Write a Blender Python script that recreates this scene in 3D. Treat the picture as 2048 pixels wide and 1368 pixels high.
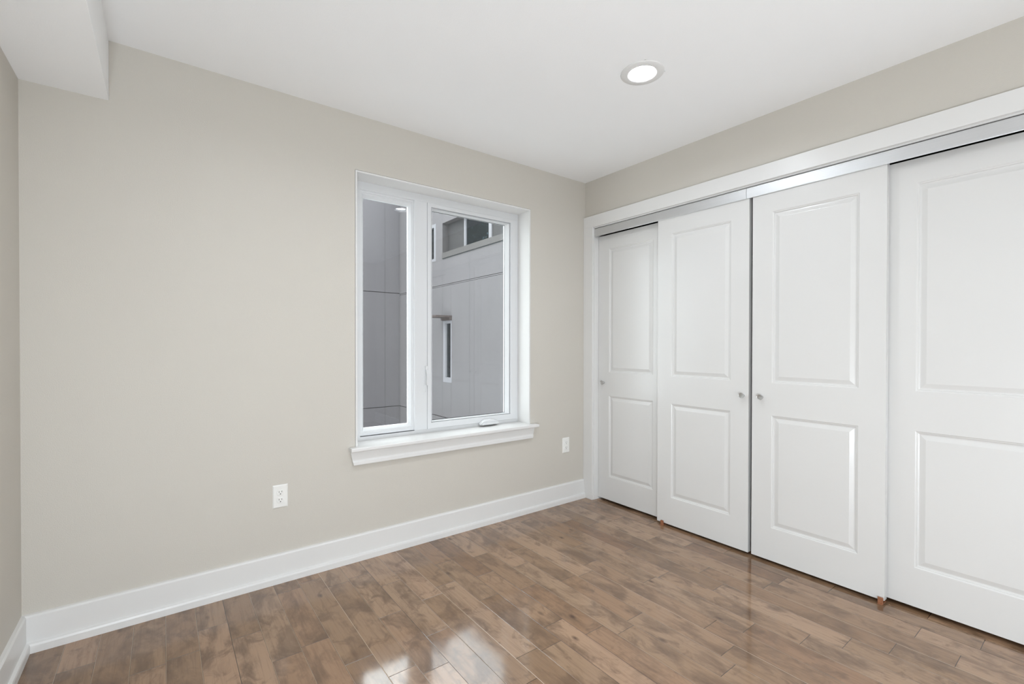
import bpy, bmesh, math, random
from mathutils import Vector, Matrix
random.seed(7)
scene = bpy.context.scene
for o in list(bpy.data.objects):
    bpy.data.objects.remove(o)
COL = scene.collection

# ---------------------------------------------------------------- camera
cam_d = bpy.data.cameras.new('camera'); cam = bpy.data.objects.new('camera', cam_d); COL.objects.link(cam)
W, Hh = 2048, 1368
cam_d.sensor_fit = 'HORIZONTAL'; cam_d.sensor_width = 36.0
cam_d.lens = 925.28 / W * 36.0
cam_d.shift_y = 12.364 / W
cam_d.clip_start = 0.02
yaw, pitch, roll = 0.6457, -0.0073, -0.0012
fwd = Vector((math.sin(yaw) * math.cos(pitch), math.cos(yaw) * math.cos(pitch), math.sin(pitch)))
r0 = Vector((math.cos(yaw), -math.sin(yaw), 0)); u0 = r0.cross(fwd)
rr = math.cos(roll) * r0 - math.sin(roll) * u0; uu = math.sin(roll) * r0 + math.cos(roll) * u0
m = Matrix((rr, uu, -fwd)).transposed().to_4x4(); m.translation = Vector((-2.6887, -2.6009, 1.2133))
cam.matrix_world = m
scene.camera = cam

# ---------------------------------------------------------------- light and exposure
wd = bpy.data.worlds.new('overcast_sky'); scene.world = wd; wd.use_nodes = True
bg = wd.node_tree.nodes['Background']
bg.inputs[0].default_value = (0.97, 0.98, 1.0, 1); bg.inputs[1].default_value = 8.6
pl = bpy.data.lights.new('window_portal', 'AREA'); pl.shape = 'RECTANGLE'; pl.size = 1.24; pl.size_y = 1.54
pl.cycles.is_portal = True
po = bpy.data.objects.new('window_portal', pl); COL.objects.link(po)
po.location = (-1.196, 0.215, 1.41); po.rotation_euler = (math.radians(-90), 0, 0)
LAMP = 285.0           # emission of the recessed lamps' lenses
def area(name, loc, target, sx, sy, power, col, spread=180):
    d = bpy.data.lights.new(name, 'AREA'); d.shape = 'RECTANGLE'; d.size = sx; d.size_y = sy; d.energy = power; d.color = col; d.spread = math.radians(spread)
    o = bpy.data.objects.new(name, d); COL.objects.link(o); o.location = loc
    o.rotation_euler = (Vector(target) - Vector(loc)).to_track_quat('-Z', 'Y').to_euler()
    return o
# unseen fill lights added to brighten the room, standing in for bounced flash
area('added_fill_back', (-1.72, -4.1, 0.5), (-1.9, 0.0, 2.2), 2.3, 0.7, 29.0, (0.845, 0.925, 1.0))
area('added_fill_left', (-3.05, -3.0, 0.4), (-0.5, -1.0, 2.2), 0.9, 0.5, 60.0, (0.845, 0.925, 1.0))
vs = scene.view_settings
vs.view_transform = 'Standard'; vs.look = 'None'; vs.gamma = 1; vs.use_curve_mapping = False
vs.exposure = 0.05

# ---------------------------------------------------------------- measured dimensions (metres)
H = 2.5                         # ceiling
XL, YF = -3.137, -4.2           # left wall, wall behind the viewer
WL, WR, WB, WT = -1.818, -0.5735, 0.638, 2.182   # window opening
YW = 0.137                      # face of the window frame
XS, HS = -2.870, 2.246          # soffit
CI, CTOP = -0.0957, 2.130       # closet opening: side and head
CEND = -2.545
XD, XDB = 0.0043, 0.0475        # faces of the front and rear closet doors

# ---------------------------------------------------------------- helpers
def tag(o, label=None, cat=None, group=None, kind=None):
    if label: o['label'] = label
    if cat: o['category'] = cat
    if group: o['group'] = group
    if kind: o['kind'] = kind
    return o

def obj(name, bm, mats, parent=None, smooth=False, bevel=0, loc=None):
    bmesh.ops.recalc_face_normals(bm, faces=bm.faces)
    me = bpy.data.meshes.new(name); bm.to_mesh(me); bm.free()
    if not isinstance(mats, (list, tuple)): mats = [mats]
    for mt in mats: me.materials.append(mt)
    if smooth:
        for p in me.polygons: p.use_smooth = True
    o = bpy.data.objects.new(name, me); COL.objects.link(o)
    if parent: o.parent = parent
    if loc: o.location = loc
    if bevel:
        b = o.modifiers.new('bevel', 'BEVEL'); b.width = bevel; b.segments = 2; b.limit_method = 'ANGLE'; b.angle_limit = math.radians(40)
    return o

def struct(name, bm, mats, **k):
    o = obj(name, bm, mats, **k); o['kind'] = 'structure'; return o

def thing(name, label, cat, loc=(0, 0, 0), group=None, kind=None):
    o = bpy.data.objects.new(name, None); COL.objects.link(o); o.location = loc
    o.empty_display_size = 0.05
    return tag(o, label, cat, group, kind)

def child(o, parent):
    """keep world coordinates of the mesh although the parent sits elsewhere"""
    o.parent = parent
    o.matrix_parent_inverse = Matrix.Translation(parent.location).inverted()
    return o

def BM(): return bmesh.new()

def box(bm, x0, x1, y0, y1, z0, z1, mi=0):
    v = [bm.verts.new((x, y, z)) for x in (x0, x1) for y in (y0, y1) for z in (z0, z1)]
    fs = []
    for q in ((0, 1, 3, 2), (4, 6, 7, 5), (0, 4, 5, 1), (2, 3, 7, 6), (0, 2, 6, 4), (1, 5, 7, 3)):
        f = bm.faces.new([v[i] for i in q]); f.material_index = mi; fs.append(f)
    return fs

def grid_wall(bm, axis, a0, a1, z0, z1, d0, d1, holes):
    """wall in the plane axis=const ('x' or 'y'); holes [(a0,a1,z0,z1)]; culled cells, one closed shell"""
    A = sorted({a0, a1, *[h[0] for h in holes], *[h[1] for h in holes]})
    Z = sorted({z0, z1, *[h[2] for h in holes], *[h[3] for h in holes]})
    na, nz = len(A) - 1, len(Z) - 1
    def solid(i, j):
        if i < 0 or j < 0 or i >= na or j >= nz: return False
        ca, cz = (A[i] + A[i + 1]) / 2, (Z[j] + Z[j + 1]) / 2
        return not any(h[0] < ca < h[1] and h[2] < cz < h[3] for h in holes)
    cache = {}
    def V(a, z, d):
        k = (a, z, d)
        if k not in cache:
            cache[k] = bm.verts.new((a, d, z) if axis == 'y' else (d, a, z))
        return cache[k]
    for i in range(na):
        for j in range(nz):
            if not solid(i, j): continue
            p, q, r, s = A[i], A[i + 1], Z[j], Z[j + 1]
            for d in (d0, d1): bm.faces.new([V(p, r, d), V(q, r, d), V(q, s, d), V(p, s, d)])
            if not solid(i - 1, j): bm.faces.new([V(p, r, d0), V(p, s, d0), V(p, s, d1), V(p, r, d1)])
            if not solid(i + 1, j): bm.faces.new([V(q, r, d0), V(q, s, d0), V(q, s, d1), V(q, r, d1)])
            if not solid(i, j - 1): bm.faces.new([V(p, r, d0), V(q, r, d0), V(q, r, d1), V(p, r, d1)])
            if not solid(i, j + 1): bm.faces.new([V(p, s, d0), V(q, s, d0), V(q, s, d1), V(p, s, d1)])

def rect_strip(bm, rects, axis='y', cap=False, closed=False):
    """nested rectangles (a0,a1,z0,z1,depth) joined by mitred strips"""
    rings = []
    for (a0, a1, z0, z1, d) in rects:
        c = [(a0, z0), (a1, z0), (a1, z1), (a0, z1)]
        rings.append([bm.verts.new((a, d, z) if axis == 'y' else (d, a, z)) for a, z in c])
    n = len(rings)
    for k in range(n if closed else n - 1):
        A_, B_ = rings[k], rings[(k + 1) % n]
        for i in range(4):
            bm.faces.new([A_[i], A_[(i + 1) % 4], B_[(i + 1) % 4], B_[i]])
    if cap: bm.faces.new(rings[-1])
    return rings

def sweep(bm, prof, path):
    """extrude a closed profile: prof list of (p,q), path list of functions (p,q)->xyz, capped"""
    rings = [[bm.verts.new(f(p, q)) for p, q in prof] for f in path]
    n = len(prof)
    for a, b in zip(rings, rings[1:]):
        for i in range(n):
            bm.faces.new([a[i], a[(i + 1) % n], b[(i + 1) % n], b[i]])
    bm.faces.new(rings[0]); bm.faces.new(rings[-1])

def lathe(bm, prof, seg=32, axis='z', origin=(0, 0, 0), capends=True):
    """prof: list of (radius, height)"""
    ox, oy, oz = origin
    def P(r, h, a):
        c, s = r * math.cos(a), r * math.sin(a)
        return (ox + c, oy + s, oz + h) if axis == 'z' else ((ox + h, oy + c, oz + s) if axis == 'x' else (ox + c, oy + h, oz + s))
    rings = [[bm.verts.new(P(r, h, 2 * math.pi * i / seg)) for i in range(seg)] for r, h in prof]
    for a, b in zip(rings, rings[1:]):
        for i in range(seg):
            bm.faces.new([a[i], a[(i + 1) % seg], b[(i + 1) % seg], b[i]])
    if capends:
        bm.faces.new(rings[0]); bm.faces.new(rings[-1])

# ---------------------------------------------------------------- materials
class N:
    def __init__(s, name):
        s.m = bpy.data.materials.new(name); s.m.use_nodes = True
        s.t = s.m.node_tree; s.b = s.t.nodes['Principled BSDF']; s.out = s.t.nodes['Material Output']
    def n(s, typ, **k):
        nd = s.t.nodes.new(typ)
        for a, v in k.items():
            if a.startswith('i_'):
                key = a[2:]; nd.inputs[int(key) if key.isdigit() else key].default_value = v
            else: setattr(nd, a, v)
        return nd
    def l(s, a, b): s.t.links.new(a, b)
    def math(s, op, a, b=None, c=None):
        nd = s.t.nodes.new('ShaderNodeMath'); nd.operation = op
        for i, v in enumerate((a, b, c)):
            if v is None: continue
            if isinstance(v, (int, float)): nd.inputs[i].default_value = v
            else: s.l(v, nd.inputs[i])
        return nd.outputs[0]
    def mix(s, f, a, b, mode='MIX'):
        nd = s.t.nodes.new('ShaderNodeMix'); nd.data_type = 'RGBA'; nd.blend_type = mode
        for sock, v in ((nd.inputs[0], f), (nd.inputs[6], a), (nd.inputs[7], b)):
            if isinstance(v, (int, float)): sock.default_value = v
            elif isinstance(v, tuple): sock.default_value = (*v, 1)
            else: s.l(v, sock)
        return nd.outputs[2]
    def ramp(s, f, stops):
        nd = s.t.nodes.new('ShaderNodeValToRGB'); s.l(f, nd.inputs[0]); e = nd.color_ramp.elements
        while len(e) < len(stops): e.new(0.5)
        for k, (p, c) in enumerate(stops):
            e[k].position = p; e[k].color = (*c, 1) if isinstance(c, tuple) else (c, c, c, 1)
        return nd.outputs[0]
    def bump(s, h, dist=0.001, st=1.0):
        nd = s.t.nodes.new('ShaderNodeBump'); nd.inputs['Distance'].default_value = dist; nd.inputs['Strength'].default_value = st
        s.l(h, nd.inputs['Height']); s.l(nd.outputs[0], s.b.inputs['Normal'])
    def pos(s):
        return s.n('ShaderNodeNewGeometry').outputs['Position']

def lin(r, g, b):
    f = lambda c: (c / 255 / 12.92) if c <= 10 else ((c / 255 + 0.055) / 1.055) ** 2.4
    return (f(r), f(g), f(b))

def paint(name, col, rough, spec=0.5, bump=0.0, scale=220.0, metal=0.0, var=0.015):
    k = N(name); b = k.b
    b.inputs['Roughness'].default_value = rough; b.inputs['Specular IOR Level'].default_value = spec
    b.inputs['Metallic'].default_value = metal
    no = k.n('ShaderNodeTexNoise'); no.inputs['Scale'].default_value = 3.0; no.inputs['Detail'].default_value = 3
    k.l(k.pos(), no.inputs['Vector'])
    k.l(k.mix(no.outputs['Fac'], tuple(c * (1 - var) for c in col), tuple(min(1, c * (1 + var)) for c in col)), b.inputs['Base Color'])
    if bump:
        n2 = k.n('ShaderNodeTexNoise'); n2.inputs['Scale'].default_value = scale; n2.inputs['Detail'].default_value = 4
        k.l(k.pos(), n2.inputs['Vector']); k.bump(n2.outputs['Fac'], bump)
    return k.m

M_wall = paint('wall_paint_beige', lin(204, 199, 190), 0.55, 0.35, 0.0006, 260, var=0.012)
M_ceil = paint('ceiling_paint_white', lin(245, 245, 245), 0.8, 0.2, 0.0003, 200)
M_trim = paint('trim_paint_white', lin(226, 225, 223), 0.32, 0.5)
M_door = paint('door_paint_white', lin(218, 217, 215), 0.24, 0.5, 0.00015, 90)
M_vinyl = paint('window_vinyl', lin(218, 219, 220), 0.35, 0.5)
M_plate = paint('outlet_plastic', lin(238, 237, 233), 0.3, 0.5)
M_slot = paint('outlet_slot_dark', lin(48, 44, 40), 0.6, 0.3)
M_rubber = paint('dark_gasket', lin(40, 44, 46), 0.6, 0.3)
M_guide = paint('brown_plastic_guide', lin(150, 100, 72), 0.35, 0.5)
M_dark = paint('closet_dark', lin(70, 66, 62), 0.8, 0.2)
M_knob = paint('brushed_nickel', lin(200, 200, 199), 0.38, 0.5, metal=1.0)
M_brown = paint('awning_brown', lin(52, 44, 42), 0.5)
M_white_ext = paint('exterior_white_frame', lin(100, 100, 104), 0.5)
M_screen = paint('grey_insect_screen', lin(30, 29, 31), 0.7)
M_bark = paint('bark', lin(80, 62, 48), 0.8)
M_ground = paint('gravel_ground', lin(140, 138, 134), 0.9, 0.2, 0.01, 30)
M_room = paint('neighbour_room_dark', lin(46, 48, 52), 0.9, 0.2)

def brushed():
    k = N('brushed_aluminium'); b = k.b
    b.inputs['Metallic'].default_value = 1.0
    mp = k.n('ShaderNodeMapping'); mp.inputs['Scale'].default_value = (300, 1.5, 900); k.l(k.pos(), mp.inputs[0])
    no = k.n('ShaderNodeTexNoise'); no.inputs['Scale'].default_value = 1.0; no.inputs['Detail'].default_value = 3; k.l(mp.outputs[0], no.inputs['Vector'])
    k.l(k.mix(no.outputs['Fac'], lin(205, 206, 207), lin(222, 223, 224)), b.inputs['Base Color'])
    k.l(k.math('MULTIPLY_ADD', no.outputs['Fac'], 0.12, 0.40), b.inputs['Roughness'])
    b.inputs['Anisotropic'].default_value = 0.5
    return k.m
M_alu = brushed()

def glass(name, tint):
    k = N(name)
    k.t.nodes.remove(k.b)
    tr = k.n('ShaderNodeBsdfTransparent'); tr.inputs[0].default_value = (*tint, 1)
    gl = k.n('ShaderNodeBsdfGlossy'); gl.inputs['Roughness'].default_value = 0.0
    gl.inputs[0].default_value = (0.95, 0.97, 1, 1)
    fr = k.n('ShaderNodeFresnel'); fr.inputs[0].default_value = 1.5
    mx = k.n('ShaderNodeMixShader'); k.l(k.math('MULTIPLY', fr.outputs[0], 0.7), mx.inputs[0]); k.l(tr.outputs[0], mx.inputs[1]); k.l(gl.outputs[0], mx.inputs[2])
    k.l(mx.outputs[0], k.out.inputs[0])
    return k.m
M_glass = glass('window_glass', (0.93, 0.96, 0.955))
M_glass_mid = glass('ribbon_glass', (0.27, 0.33, 0.36))
M_glass_dark = glass('tinted_glass', (0.16, 0.20, 0.22))

def emit(name, col, st):
    k = N(name); k.b.inputs['Base Color'].default_value = (0.9, 0.9, 0.9, 1)
    k.b.inputs['Emission Color'].default_value = (*col, 1); k.b.inputs['Emission Strength'].default_value = st
    return k.m
M_lens = emit('lamp_lens', (0.88, 0.94, 1.0), LAMP)

PW, PX = 0.108, -1.605          # plank pitch and a seam
def floor_mat():
    k = N('maple_plank_floor'); b = k.b
    sep = k.n('ShaderNodeSeparateXYZ'); k.l(k.pos(), sep.inputs[0]); X, Y = sep.outputs[0], sep.outputs[1]
    u = k.math('DIVIDE', k.math('SUBTRACT', X, PX - 50 * PW), PW)
    row = k.math('FLOOR', u); fu = k.math('FRACT', u)
    def wn(a, bb=None):
        w = k.n('ShaderNodeTexWhiteNoise', noise_dimensions='2D'); c = k.n('ShaderNodeCombineXYZ')
        k.l(a, c.inputs[0])
        if bb is not None: k.l(bb, c.inputs[1])
        k.l(c.outputs[0], w.inputs['Vector']); return w.outputs['Value'], w.outputs['Color']
    r1, _ = wn(row)
    r2, _ = wn(k.math('ADD', row, 71.3))
    L = k.math('MULTIPLY_ADD', r1, 0.40, 0.42)
    v = k.math('ADD', k.math('DIVIDE', k.math('ADD', Y, 60.0), L), k.math('MULTIPLY', r2, 7.0))
    idx = k.math('FLOOR', v); fv = k.math('FRACT', v)
    pr, pc = wn(row, idx)
    pr2, _ = wn(k.math('ADD', row, 13.7), k.math('ADD', idx, 5.1))
    pr3, _ = wn(k.math('ADD', row, 31.7), k.math('ADD', idx, 9.1))
    # seams
    du = k.math('MULTIPLY', k.math('MINIMUM', fu, k.math('SUBTRACT', 1.0, fu)), PW)
    dv = k.math('MULTIPLY', k.math('MINIMUM', fv, k.math('SUBTRACT', 1.0, fv)), L)
    d = k.math('MINIMUM', du, dv)
    seam = k.math('LESS_THAN', d, 0.0010)
    # grain coordinates, shifted per plank
    off = k.n('ShaderNodeVectorMath', operation='SCALE'); k.l(pc, off.inputs[0]); off.inputs['Scale'].default_value = 37.0
    add = k.n('ShaderNodeVectorMath', operation='ADD'); k.l(k.pos(), add.inputs[0]); k.l(off.outputs[0], add.inputs[1])
    def noise(sx, sy, sc, det=4, rough=0.55, dist=0.0):
        mp = k.n('ShaderNodeMapping'); mp.inputs['Scale'].default_value = (sx, sy, 1); k.l(add.outputs[0], mp.inputs[0])
        no = k.n('ShaderNodeTexNoise'); no.inputs['Scale'].default_value = sc; no.inputs['Detail'].default_value = det
        no.inputs['Roughness'].default_value = rough; no.inputs['Distortion'].default_value = dist
        k.l(mp.outputs[0], no.inputs['Vector']); return no.outputs['Fac']
    cloud = noise(1.0, 0.42, 8.0, 5, 0.62, 0.5)
    blot = noise(1.0, 0.6, 16.0, 4, 0.6, 0.8)
    streak = noise(14.0, 0.7, 6.0, 6, 0.65, 0.35)
    fine = noise(90.0, 3.0, 8.0, 4, 0.7)
    base = k.ramp(pr, [(0.0, lin(128, 95, 70)), (0.3, lin(154, 121, 94)), (0.65, lin(176, 144, 118)), (1.0, lin(142, 109, 82))])
    base = k.mix(k.math('MULTIPLY', pr2, 0.40), base, lin(134, 113, 88))
    c1 = k.mix(k.ramp(cloud, [(0.34, 1.0), (0.53, 0.0)]), base, k.mix(0.75, base, lin(76, 54, 38)))
    c1 = k.mix(k.math('MULTIPLY', k.ramp(blot, [(0.32, 1.0), (0.47, 0.0)]), 0.6), c1, lin(84, 62, 46))
    st = k.ramp(streak, [(0.32, 1.0), (0.52, 0.0)])
    c2 = k.mix(k.math('MULTIPLY', st, 0.38), c1, lin(84, 60, 44))
    c3 = k.mix(k.math('MULTIPLY', fine, 0.22), c2, lin(176, 144, 116))
    # knots
    vo = k.n('ShaderNodeTexVoronoi'); vo.inputs['Scale'].default_value = 6.0
    mp = k.n('ShaderNodeMapping'); mp.inputs['Scale'].default_value = (1.6, 0.8, 1); k.l(add.outputs[0], mp.inputs[0]); k.l(mp.outputs[0], vo.inputs['Vector'])
    kn = k.math('MULTIPLY', k.ramp(vo.outputs['Distance'], [(0.03, 1.0), (0.13, 0.0)]), k.math('GREATER_THAN', pr3, 0.45))
    kn2 = k.math('MULTIPLY', kn, k.math('MULTIPLY_ADD', blot, 1.5, 0.0))
    c4 = k.mix(k.math('MINIMUM', kn2, 0.85), c3, lin(58, 38, 28))
    lightseam = k.math('GREATER_THAN', wn(row)[0], 0.50)
    sc = k.mix(lightseam, lin(62, 44, 34), lin(188, 166, 142))
    # end joints stay dark
    isu = k.math('LESS_THAN', du, 0.0010)
    sc = k.mix(isu, lin(52, 36, 27), sc)
    k.l(k.mix(k.math('MULTIPLY', seam, 0.95), c4, sc), b.inputs['Base Color'])
    ro = noise(2.0, 1.0, 3.0, 3)
    k.l(k.math('MULTIPLY_ADD', ro, 0.07, 0.07), b.inputs['Roughness'])
    b.inputs['Specular IOR Level'].default_value = 0.85
    tilt = k.math('MULTIPLY', k.math('SUBTRACT', fu, 0.5), k.math('SUBTRACT', pr, 0.5))
    h = k.math('ADD', k.math('MULTIPLY', k.math('MINIMUM', k.math('DIVIDE', d, 0.0016), 1.0), 0.5), k.math('MULTIPLY', noise(1.0, 0.6, 7.0, 2), 0.9))
    h = k.math('ADD', h, k.math('MULTIPLY', tilt, 0.35))
    k.bump(h, 0.0006)
    return k.m
M_floor = floor_mat()

def cement(name, col, axis):
    """fibre-cement siding with shallow vertical grooves and scattered grime"""
    k = N(name); b = k.b
    sep = k.n('ShaderNodeSeparateXYZ'); k.l(k.pos(), sep.inputs[0]); A = sep.outputs[axis]; Z = sep.outputs[2]
    g = k.math('FRACT', k.math('DIVIDE', k.math('SUBTRACT', A, (5.0 if axis == 1 else 1.102) - 6.1), 0.305))
    dg = k.math('MULTIPLY', k.math('MINIMUM', g, k.math('SUBTRACT', 1.0, g)), 0.305)
    gm = k.math('LESS_THAN', dg, 0.005)
    g2 = k.math('FRACT', k.math('DIVIDE', k.math('SUBTRACT', A, (5.0 if axis == 1 else 1.102) - 9.5), 0.95))
    gs = k.math('LESS_THAN', k.math('MULTIPLY', k.math('MINIMUM', g2, k.math('SUBTRACT', 1.0, g2)), 0.95), 0.006)
    no = k.n('ShaderNodeTexNoise'); no.inputs['Scale'].default_value = 2.0; no.inputs['Detail'].default_value = 6; k.l(k.pos(), no.inputs['Vector'])
    mp = k.n('ShaderNodeMapping'); mp.inputs['Scale'].default_value = (70, 70, 22); k.l(k.pos(), mp.inputs[0])
    n2 = k.n('ShaderNodeTexNoise'); n2.inputs['Scale'].default_value = 1.0; n2.inputs['Detail'].default_value = 4; k.l(mp.outputs[0], n2.inputs['Vector'])
    c = k.mix(no.outputs['Fac'], tuple(x * 0.93 for x in col), tuple(x * 1.07 for x in col))
    c = k.mix(k.math('MULTIPLY', n2.outputs['Fac'], 0.35), c, tuple(x * 0.72 for x in col))
    c = k.mix(k.math('MULTIPLY', gm, 0.22), c, tuple(x * 0.5 for x in col))
    c = k.mix(k.math('MULTIPLY', gs, 0.5), c, tuple(x * 0.3 for x in col))
    k.l(c, b.inputs['Base Color']); b.inputs['Roughness'].default_value = 0.85; b.inputs['Specular IOR Level'].default_value = 0.2
    return k.m
M_cemA = cement('siding_grey', lin(75, 73, 76), 0)
M_cemB = cement('siding_grey_side', lin(80, 78, 80), 1)
def leafmat():
    k = N('tree_leaves'); b = k.b
    no = k.n('ShaderNodeTexNoise'); no.inputs['Scale'].default_value = 9; k.l(k.pos(), no.inputs['Vector'])
    k.l(k.mix(no.outputs['Fac'], lin(26, 46, 38), lin(78, 104, 78)), b.inputs['Base Color']); b.inputs['Roughness'].default_value = 0.6
    return k.m
M_leaf = leafmat()

# ================================================================ THE ROOM
bm = BM(); box(bm, XL - 0.2, 0.9, YF - 0.2, 0.2, -0.2, 0.0); struct('floor', bm, M_floor)
LP = [(-0.875, -1.215), (-2.20, -1.215), (-0.875, -3.6), (-2.20, -3.6)]   # recessed lamps: the first is in view, the others added for light
# ceiling with square cut-outs for the cans
bm = BM()
HR = 0.075
xs = sorted({XL - 0.2, 0.9, *[p + s * HR for p, _ in LP for s in (-1, 1)]})
ys = sorted({YF - 0.2, 0.2, *[q + s * HR for _, q in LP for s in (-1, 1)]})
for i in range(len(xs) - 1):
    for j in range(len(ys) - 1):
        cx, cy = (xs[i] + xs[i + 1]) / 2, (ys[j] + ys[j + 1]) / 2
        if any(abs(cx - p) < HR and abs(cy - q) < HR for p, q in LP): continue
        f = [bm.verts.new((x, y, H)) for x, y in ((xs[i], ys[j]), (xs[i + 1], ys[j]), (xs[i + 1], ys[j + 1]), (xs[i], ys[j + 1]))]
        bm.faces.new(f)
bmesh.ops.remove_doubles(bm, verts=bm.verts, dist=1e-5)
ex = bmesh.ops.extrude_face_region(bm, geom=bm.faces[:])
bmesh.ops.translate(bm, vec=(0, 0, 0.2), verts=[e for e in ex['geom'] if isinstance(e, bmesh.types.BMVert)])
ceil = struct('ceiling', bm, M_ceil)
bm = BM(); box(bm, XL, XS, YF, 0.0, HS, H)
sof = obj('soffit', bm, M_ceil, ceil)

bm = BM(); grid_wall(bm, 'y', XL - 0.2, 0.9, 0.0, H, 0.0, 0.2, [(WL - 0.012, WR + 0.012, WB - 0.03, WT + 0.012)])
struct('wall_back', bm, M_wall)
bm = BM(); box(bm, XL - 0.2, XL, YF - 0.2, 0.0, 0.0, H); struct('wall_left', bm, M_wall)
bm = BM(); box(bm, XL, 0.9, YF - 0.2, YF, 0.0, H); struct('wall_front', bm, M_wall)
bm = BM(); grid_wall(bm, 'x', YF, 0.0, 0.0, H, 0.0, 0.13, [(CEND - 0.02, CI + 0.012, -1, CTOP + 0.02)])
# (opening reaches the floor)
struct('wall_right', bm, M_wall)
# closet shell behind the doors
bm = BM()
box(bm, 0.72, 0.80, -2.9, 0.0, 0.0, H); box(bm, 0.13, 0.72, -2.9, -2.85, 0.0, H)
struct('wall_closet', bm, M_dark)
bm = BM(); box(bm, 0.80, 0.90, YF, 0.0, 0.0, H); struct('wall_outer', bm, M_dark)

# baseboards: board with eased top plus shoe moulding, one profile
HB, TB = 0.147, 0.015
bprof = [(0, 0), (0.027, 0), (0.027, 0.028), (0.025, 0.036), (0.0155, 0.040), (TB, 0.041), (TB, 0.138), (0.010, HB - 0.002), (0.0, HB)]
bm = BM()
sweep(bm, bprof, [lambda p, q: (XL + p, -p, q), lambda p, q: (-0.019, -p, q)])
struct('baseboard_back', bm, M_trim)
bm = BM()
sweep(bm, bprof, [lambda p, q: (XL + p, -p, q), lambda p, q: (XL + p, YF, q)])
struct('baseboard_left', bm, M_trim)
bm = BM()
sweep(bm, bprof, [lambda p, q: (-p, CEND - 0.10, q), lambda p, q: (-p, YF, q)])
struct('baseboard_right', bm, M_trim)

# ---------------------------------------------------------------- closet opening: casing and jambs
cas = thing('trim_1', None, None, (0, 0, 0), kind='structure')
def flatcasing(name, y0, y1, z0, z1):
    bm = BM(); box(bm, -0.018, 0.0, y0, y1, z0, z1)
    return obj(name, bm, M_trim, cas, bevel=0.0015)
flatcasing('side_casing', CI, -0.001, 0.0, CTOP)
flatcasing('side_casing', CEND - 0.0, CEND - 0.095, 0.0, CTOP)
flatcasing('head_casing', CEND - 0.095, -0.001, CTOP, 2.219)
bm = BM(); box(bm, 0.0, 0.13, CI - 0.004, CI + 0.010, 0.0, CTOP); obj('jamb', bm, M_trim, cas, bevel=0.001)
bm = BM(); box(bm, 0.0, 0.13, CEND - 0.010, CEND + 0.004, 0.0, CTOP); obj('jamb', bm, M_trim, cas, bevel=0.001)
bm = BM(); box(bm, 0.0, 0.13, CEND - 0.010, CI + 0.010, CTOP - 0.008, CTOP + 0.010); obj('head_jamb', bm, M_trim, cas)

# ---------------------------------------------------------------- sliding doors
DW, DT = 0.615, 0.034
def make_door(name, yl, xf, z0, z1, knob_y):
    """yl = the edge nearer the window wall (larger y); front face at x=xf looks toward -x"""
    ya, yb = yl - DW, yl
    panels = [(ya + 0.107, yb - 0.107, 1.003, 1.952), (ya + 0.107, yb - 0.107, 0.197, 0.822)]
    bm = BM()
    A = [ya, panels[0][0], panels[0][1], yb]; Z = [z0, 0.197, 0.822, 1.003, 1.952, z1]
    V = {}
    def vv(a, z):
        if (a, z) not in V: V[(a, z)] = bm.verts.new((xf, a, z))
        return V[(a, z)]
    for i in range(3):
        for j in range(5):
            if i == 1 and j in (1, 3): continue
            bm.faces.new([vv(A[i], Z[j]), vv(A[i + 1], Z[j]), vv(A[i + 1], Z[j + 1]), vv(A[i], Z[j + 1])])
    for (a0, a1, c0, c1) in panels:
        rs = []
        for ins, d in ((0, 0), (0.0035, 0.0028), (0.0075, 0.0034), (0.0095, 0.0075), (0.0135, 0.0085), (0.0175, 0.0080), (0.0360, 0.0022), (0.0372, 0.0020)):
            rs.append((a0 + ins, a1 - ins, c0 + ins, c1 - ins, xf + d))
        rect_strip(bm, rs, 'x', cap=True)
    # edges and back
    b = [bm.verts.new((xf + DT, a, z)) for a, z in ((ya, z0), (yb, z0), (yb, z1), (ya, z1))]
    bm.faces.new(b)
    def edge(pts, q):
        bm.faces.new([vv(*p) for p in pts] + q[::-1])
    edge([(a, z0) for a in A], [b[0], b[1]]); edge([(a, z1) for a in A], [b[3], b[2]])
    edge([(ya, z) for z in Z], [b[0], b[3]]); edge([(yb, z) for z in Z], [b[1], b[2]])
    bmesh.ops.remove_doubles(bm, verts=bm.verts, dist=1e-5)
    o = struct(name, bm, M_door, bevel=0)
    # round brushed knob with a dished face
    kb = BM()
    lathe(kb, [(0.009, 0.0), (0.0075, -0.004), (0.0065, -0.010), (0.0085, -0.014), (0.0150, -0.019), (0.0160, -0.022), (0.0160, -0.0255),
               (0.0150, -0.0268), (0.0138, -0.0262), (0.0130, -0.0250), (0.0001, -0.0235)], 40, 'x', (xf, knob_y, 0.921))
    kn = obj('door_knob', kb, M_knob, o, smooth=True)
    kn.data.set_sharp_from_angle(angle=math.radians(35))
    return o
make_door('door_1', -0.1020, XDB, 0.019, 2.059, -0.158)
make_door('door_2', -0.6780, XD, 0.015, 2.075, -1.262)
make_door('door_3', -1.3125, XD, 0.015, 2.075, -1.366)
make_door('door_4', -1.9180, XDB, 0.019, 2.062, -2.480)

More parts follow.
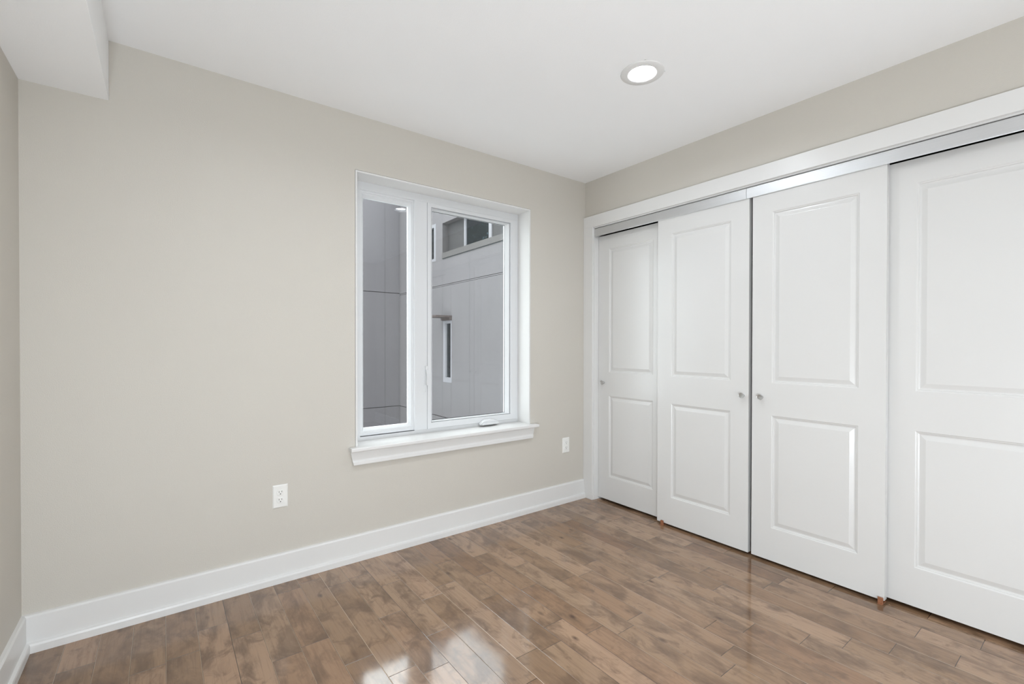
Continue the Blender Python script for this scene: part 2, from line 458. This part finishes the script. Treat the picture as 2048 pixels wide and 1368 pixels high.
# overhead track with its two aluminium fascia pieces
tr = thing('sliding_door_track', 'brushed aluminium track fascia across the top of the white sliding closet doors', 'door track', (0.0, -1.3, 2.05))
def fascia(y0, y1):
    bm = BM()
    prof = [(-0.0012, 2.0555), (-0.0020, 2.0575), (-0.0012, 2.1150), (0.0060, 2.1215), (0.0060, 2.1190), (0.0010, 2.1135), (0.0010, 2.0555)]
    sweep(bm, prof, [lambda p, q: (p, y0, q), lambda p, q: (p, y1, q)])
    return child(obj('fascia', bm, M_alu), tr)
fascia(CEND + 0.006, -1.2790); fascia(-1.2775, CI - 0.0045)
bm = BM(); box(bm, 0.0015, 0.112, CEND + 0.006, CI - 0.006, 2.088, 2.119); child(obj('rail', bm, M_dark), tr)
# the two small floor guides
def guide(y, label):
    bm = BM()
    box(bm, -0.010, -0.002, y - 0.010, y + 0.010, 0.004, 0.031)
    box(bm, -0.0115, -0.0095, y - 0.010, y - 0.006, 0.004, 0.031); box(bm, -0.0115, -0.0095, y + 0.006, y + 0.010, 0.004, 0.031)
    box(bm, -0.016, XD + DT, y - 0.010, y + 0.010, 0.0, 0.004)
    o = obj('door_floor_guide', bm, M_guide, bevel=0.0008)
    return tag(o, label, 'door guide', 'brown floor guides under the sliding doors')
guide(-0.725, 'small brown floor guide under the second sliding door from the window wall')
guide(-1.9155 + 0.0, 'small brown floor guide at the right bottom corner of the third sliding door')

# ---------------------------------------------------------------- window
win = thing('window_1', None, None, (0, 0, 0), kind='structure')
# painted reveal boards
bm = BM()
rect_strip(bm, [(WL - 0.010, WR + 0.010, WB - 0.020, WT + 0.010, -0.001), (WL, WR, WB - 0.01, WT, -0.001), (WL, WR, WB - 0.01, WT, 0.199), (WL - 0.010, WR + 0.010, WB - 0.020, WT + 0.010, 0.199)], 'y', closed=True)
obj('reveal_lining', bm, M_trim, win)
bm = BM()
YB = 0.198
box(bm, WL, -1.757, YW, YB, WB, WT); box(bm, -0.583, WR, YW, YB, WB, WT)
box(bm, -1.757, -0.583, YW, YB, 2.137, WT); box(bm, -1.757, -0.583, YW, YB, WB, 0.662)
obj('window_frame', bm, M_vinyl, win)
bm = BM()
box(bm, -1.406, -1.389, YW - 0.002, YB - .002, 0.662, 2.137); box(bm, -1.389, -1.317, YW + 0.001, YB - .002, 0.662, 2.137)
obj('mullion', bm, M_vinyl, win, bevel=0.0012)
bm = BM()
rect_strip(bm, [(-1.758, -1.405, .660, 2.138, YB - 0.01), (-1.757, -1.406, .668, 2.137, .139), (-1.754, -1.409, .672, 2.133, .147), (-1.746, -1.417, .682, 2.124, .147), (-1.744, -1.419, .685, 2.120, .151),
                (-1.741, -1.4215, .692, 2.114, .1505), (-1.739, -1.4235, .694, 2.112, .152), (-1.725, -1.4355, .709, 2.0985, .174), (-1.725, -1.4355, .709, 2.0985, YB - 0.01)], 'y', closed=True)
sa = obj('fixed_sash', bm, M_vinyl, win)
bm = BM(); box(bm, -1.7255, -1.435, .1745, .1785, .7085, 2.099); obj('glass_pane', bm, M_glass, sa)
bm = BM()
rect_strip(bm, [(-1.3165, -.5835, .663, 2.1365, YB - 0.01), (-1.3165, -.5835, .663, 2.1365, .134), (-1.315, -.585, .6645, 2.135, .1325), (-1.2905, -.6405, .7020, 2.112, .1325), (-1.2895, -.6415, .703, 2.111, .134), (-1.2890, -.642, .7035, 2.1105, .150),
                (-1.2840, -.6470, .7060, 2.106, .150), (-1.2835, -.6475, .7065, 2.1055, .142), (-1.2810, -.6500, .7080, 2.104, .141), (-1.2690, -.6690, .7110, 2.097, .172), (-1.2690, -.6690, .7110, 2.097, YB - 0.01)], 'y', closed=True)
cs = obj('casement_sash', bm, M_vinyl, win)
bm = BM(); rect_strip(bm, [(-1.2688, -.6692, .7112, 2.0968, .1725), (-1.2660, -.6720, .7140, 2.094, .1740)], 'y'); obj('glazing_gasket', bm, M_rubber, cs)
bm = BM(); box(bm, -1.2695, -.6685, .1745, .1785, .7105, 2.0975); obj('glass_pane', bm, M_glass, cs)
# sash lock lever on the left stile
bm = BM()
box(bm, -1.3325, -1.3175, 0.131, YW + 0.002, 0.955, 1.075)
pts = [(0.131, 1.050), (0.124, 1.052), (0.116, 1.030), (0.113, 1.000), (0.117, 0.965), (0.1215, 0.950), (0.1260, 0.955), (0.1225, 0.975), (0.1200, 1.000), (0.1225, 1.022), (0.131, 1.030)]
sweep(bm, pts, [lambda p, q: (-1.3305, p, q), lambda p, q: (-1.3205, p, q)])
obj('lock_lever', bm, M_vinyl, win, bevel=0.001)
bm = BM(); box(bm, -1.3290, -1.3220, 0.133, YW + 0.002, 0.905, 0.945); obj('lock_keeper', bm, M_vinyl, win, bevel=0.001)
# folded crank operator at the sill
bm = BM()
cx = -0.845
prof = [(-0.078, 0.6480), (0.078, 0.6480), (0.080, 0.654), (0.074, 0.664), (0.050, 0.676), (0.010, 0.684), (-0.035, 0.683), (-0.062, 0.672), (-0.078, 0.656)]
sweep(bm, prof, [lambda p, q: (cx + p, 0.104, q), lambda p, q: (cx + p, 0.1315, q + 0.004)])
cr = obj('crank_cover', bm, M_vinyl, win, bevel=0.004)
bm = BM()
prof = [(-0.072, 0.650), (0.068, 0.650), (0.068, 0.658), (0.030, 0.666), (-0.040, 0.668), (-0.070, 0.662)]
sweep(bm, prof, [lambda p, q: (cx + p, 0.092, q), lambda p, q: (cx + p, 0.104, q)])
obj('crank_handle', bm, M_vinyl, cr, bevel=0.003)
# stool and apron
bm = BM()
box(bm, WL, WR, -0.001, YW + 0.002, 0.619, WB + 0.001)
o = obj('stool', bm, M_trim, win)
bm = BM(); sweep(bm, [(-0.046, .619), (-0.048, .622), (-0.048, .635), (-0.045, WB + 0.001), (0.0, WB + 0.001), (0.0, .619)], [lambda p, q: (-1.866, p, q), lambda p, q: (-0.517, p, q)])
obj('stool_nosing', bm, M_trim, win)
bm = BM()
ap = [(0.0, .619), (-0.020, .619), (-0.020, .6155), (-0.0155, .610), (-0.0140, .568), (-0.0150, .563), (-0.0215, .556), (-0.0220, .541), (-0.0200, .538), (0.0, .538)]
rings = []
def xl(q): return -1.862 + (0.619 - q) * 0.22
def xr(q): return -0.530 - (0.619 - q) * 0.30
sweep(bm, ap, [lambda p, q: (xl(q), p, q), lambda p, q: (xr(q), p, q)])
obj('apron', bm, M_trim, win)

# ---------------------------------------------------------------- outlets on the window wall
def outlet(x, z, label):
    t = thing('wall_outlet', label, 'outlet', (x, 0.0, z), 'white duplex outlets on the window wall')
    hw, hh = 0.0355, 0.0585
    bm = BM()
    rect_strip(bm, [(-hw, hw, -hh, hh, 0.0), (-hw, hw, -hh, hh, -0.0015), (-hw + 0.005, hw - 0.005, -hh + 0.005, hh - 0.005, -0.0055)], 'y', cap=True)
    obj('cover_plate', bm, M_plate, t)
    for s in (1, -1):
        bm = BM()
        # round face with flattened top and bottom
        seg = 40; ring = []
        for i in range(seg):
            a = 2 * math.pi * i / seg; ring.append((0.0172 * math.cos(a), max(-0.0138, min(0.0138, 0.0172 * math.sin(a)))))
        cz = s * 0.0195
        def R(sc, d): return [bm.verts.new((p * sc, d, cz + q * sc)) for p, q in ring]
        rr_ = [R(1.0, -0.0054), R(1.0, -0.0072), R(0.94, -0.0078)]
        for a, b in zip(rr_, rr_[1:]):
            for i in range(seg): bm.faces.new([a[i], a[(i + 1) % seg], b[(i + 1) % seg], b[i]])
        bm.faces.new(rr_[-1])
        rc = obj('receptacle', bm, M_plate, t)
        bm = BM()
        box(bm, -0.0072, -0.0052, -0.0081, -0.0070, cz + 0.0005, cz + 0.0085)
        box(bm, 0.0052, 0.0072, -0.0081, -0.0070, cz + 0.0015, cz + 0.0080)
        lathe(bm, [(0.0026, -0.0070), (0.0026, -0.0081)], 16, 'y', (0, 0, cz - 0.0066))
        obj('slots', bm, M_slot, rc)
    bm = BM(); lathe(bm, [(0.0030, -0.0054), (0.0030, -0.0062), (0.0024, -0.0066)], 20, 'y'); obj('screw', bm, M_plate, t)
    return t
outlet(-2.214, 0.4375, 'white duplex outlet low on the beige wall left of the window')
outlet(-0.208, 0.4390, 'white duplex outlet between the window and the closet corner')

# ---------------------------------------------------------------- recessed lamps
def downlight(x, y, label):
    t = thing('recessed_light', label, 'ceiling light', (x, y, H), 'recessed lights in the ceiling')
    bm = BM()
    lathe(bm, [(0.1000, 0.0), (0.1000, -0.0020), (0.0970, -0.0045), (0.0700, -0.0060), (0.0640, -0.0050), (0.0620, -0.0025)], 64, 'z', capends=False)
    obj('trim_ring', bm, M_trim, t, smooth=True)
    bm = BM()
    lathe(bm, [(0.0622, -0.0027), (0.0560, 0.0060), (0.0525, 0.0125), (0.0515, 0.0190)], 64, 'z', capends=False)
    obj('baffle', bm, M_trim, t, smooth=True)
    bm = BM()
    lathe(bm, [(0.0517, 0.0180), (0.0480, 0.0140), (0.0300, 0.0125), (0.0005, 0.0120)], 64, 'z', capends=False)
    obj('lens', bm, M_lens, t, smooth=True)
    bm = BM()
    lathe(bm, [(0.0665, 0.0), (0.0665, 0.10), (0.001, 0.10)], 48, 'z', capends=False)
    obj('housing', bm, M_trim, t)
    return t
downlight(*LP[0], 'round recessed light in the ceiling in front of the closet doors')
for q in LP[1:]:  # unseen lamps, added to raise the light in the room
    downlight(*q, 'round recessed light added to the ceiling out of view to brighten the room')

# ================================================================ OUTSIDE
bm = BM(); box(bm, -8, 9, 0.2, 14, -3.2, -3.0)
struct('ground', bm, M_ground)
XB, YA, TOP = 1.43, 6.949, 4.62
nb = thing('neighbouring_building', 'grey panel-clad house seen through the window, with ribbon and slit windows', 'building', (1.43, 6.949, -3.0))
def part(name, bm, m, parent=None, **k):
    o = obj(name, bm, m, **k)
    return child(o, nb) if parent is None else child2(o, parent)
def child2(o, parent):
    o.parent = parent; o.matrix_parent_inverse = Matrix.Translation(nb.location).inverted() @ Matrix.Identity(4)
    o.matrix_parent_inverse = parent.matrix_parent_inverse.copy() if False else Matrix.Identity(4)
    return o
# facing wall: three courses of panels with open joints between
bm = BM()
for z0, z1 in ((-3.0, -0.128), (-0.112, 2.322), (2.338, TOP)):
    box(bm, -7.0, XB, YA, YA + 0.03, z0, z1)
box(bm, -7.0, XB + 0.4, YA + 0.03, YA + 0.25, -3.0, TOP)
part('wall_panel', bm, M_cemA)
# return wall with its window openings
ops = [(2.2, 5.0, 2.87, 3.45), (5.257, 6.45, 2.795, 3.50), (4.656, 4.966, 0.53, 1.65)]
bm = BM()
TB_ = 3.62
for z0, z1 in ((-3.0, -0.128), (-0.112, 2.287), (2.320, TB_)):
    hs = [h for h in ops if h[2] < z1 and h[3] > z0]
    grid_wall(bm, 'x', 1.2, YA - 0.012, z0, z1, XB, XB + 0.03, hs)
grid_wall(bm, 'x', 1.2, YA - 0.012, -3.0, TB_, XB + 0.03, XB + 0.22, ops)
box(bm, XB, XB + 0.22, 5.15, YA - 0.012, TB_, TOP)
box(bm, XB + 0.004, XB + 0.03, 1.2, YA - 0.012, 2.2935, 2.3125)
part('wall_panel', bm, M_cemB)
bm = BM(); box(bm, XB + 0.002, XB + 0.03, YA - 0.012, YA, -3.0, TOP); part('corner_joint', bm, M_rubber)
# room behind the return wall, open at its rear window
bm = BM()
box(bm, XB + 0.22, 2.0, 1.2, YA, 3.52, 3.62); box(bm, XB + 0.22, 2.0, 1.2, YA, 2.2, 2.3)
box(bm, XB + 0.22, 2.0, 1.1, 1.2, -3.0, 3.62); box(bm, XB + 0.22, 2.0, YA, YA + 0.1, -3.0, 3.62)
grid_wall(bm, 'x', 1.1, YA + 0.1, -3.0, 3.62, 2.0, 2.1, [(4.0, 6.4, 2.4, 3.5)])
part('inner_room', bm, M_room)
# ribbon window
for y0, y1 in ((4.350, 4.400), (3.550, 3.630)):
    f = BM(); box(f, XB + 0.10, XB + 0.16, y0, y1, 2.87, 3.45); part('window_mullion', f, M_white_ext)
for y0, y1 in ((4.40, 5.0), (2.2, 3.55)):
    f = BM(); box(f, XB + 0.12, XB + 0.13, y0, y1, 2.87, 3.45); part('screen_panel', f, M_screen)
f = BM(); box(f, XB + 0.125, XB + 0.130, 3.63, 4.35, 2.87, 3.45); part('glass_pane', f, M_glass_mid)
f = BM(); box(f, XB - 0.015, XB + 0.20, 2.2, 4.995, 2.80, 2.90); part('window_ledge', f, paint('ledge_grey', lin(55, 53, 53), 0.7))
f = BM(); box(f, XB - 0.004, XB + 0.02, 2.2, 4.995, 2.785, 2.799); part('ledge_flashing', f, M_rubber)
# window near the inner corner
f = BM()
rect_strip(f, [(5.257, 6.45, 2.795, 3.50, XB + 0.10), (5.257, 6.45, 2.795, 3.50, XB - 0.004), (5.335, 6.37, 2.845, 3.44, XB - 0.004), (5.335, 6.37, 2.845, 3.44, XB + 0.10)], 'x', closed=True)
part('corner_window_frame', f, M_white_ext)
f = BM(); box(f, XB + 0.04, XB + 0.045, 5.33, 6.38, 2.84, 3.46); part('glass_pane', f, M_glass_dark)
# slit window
f = BM()
rect_strip(f, [(4.656, 4.966, 0.53, 1.65, XB + 0.10), (4.656, 4.966, 0.53, 1.65, XB - 0.006), (4.690, 4.880, 0.62, 1.60, XB - 0.006), (4.690, 4.880, 0.62, 1.60, XB + 0.10)], 'x', closed=True)
part('slit_window_frame', f, M_white_ext)
f = BM(); box(f, XB + 0.03, XB + 0.035, 4.685, 4.885, 0.61, 1.61); part('glass_pane', f, M_glass_dark)
f = BM(); box(f, XB - 0.31, XB - 0.0, 4.650, 4.975, 1.700, 1.735); box(f, XB - 0.05, XB - 0.002, 4.650, 4.975, 1.655, 1.700)
part('window_awning', f, M_brown)

# tree standing in the room-side court behind the ribbon window
tr_ = thing('tree', 'dark leafy tree showing through the ribbon window glass next door', 'tree', (4.2, 8.1, -3.0))
bm = BM(); lathe(bm, [(0.16, 0.0), (0.12, 3.0), (0.07, 5.5), (0.02, 7.6)], 14, 'z'); obj('trunk', bm, M_bark, tr_, smooth=True)
bm = BM()
for i in range(9000):
    u_ = random.uniform(-1, 1); a = random.uniform(0, 6.283); rr_ = random.random() ** 0.4
    q = math.sqrt(1 - u_ * u_) * rr_
    p = Vector((1.45 * q * math.cos(a), 1.7 * q * math.sin(a), 6.4 + 1.9 * u_ * rr_)); s_ = random.uniform(0.05, 0.10)
    d = Vector((random.uniform(-1, 1), random.uniform(-1, 1), random.uniform(-1, 0.4))).normalized(); e = d.cross(Vector((0.3, 0.5, 0.9))).normalized()
    bm.faces.new([bm.verts.new(p), bm.verts.new(p + d * s_ + e * s_ * 0.45), bm.verts.new(p + d * s_ * 2), bm.verts.new(p + d * s_ - e * s_ * 0.45)])
obj('foliage', bm, M_leaf, tr_)
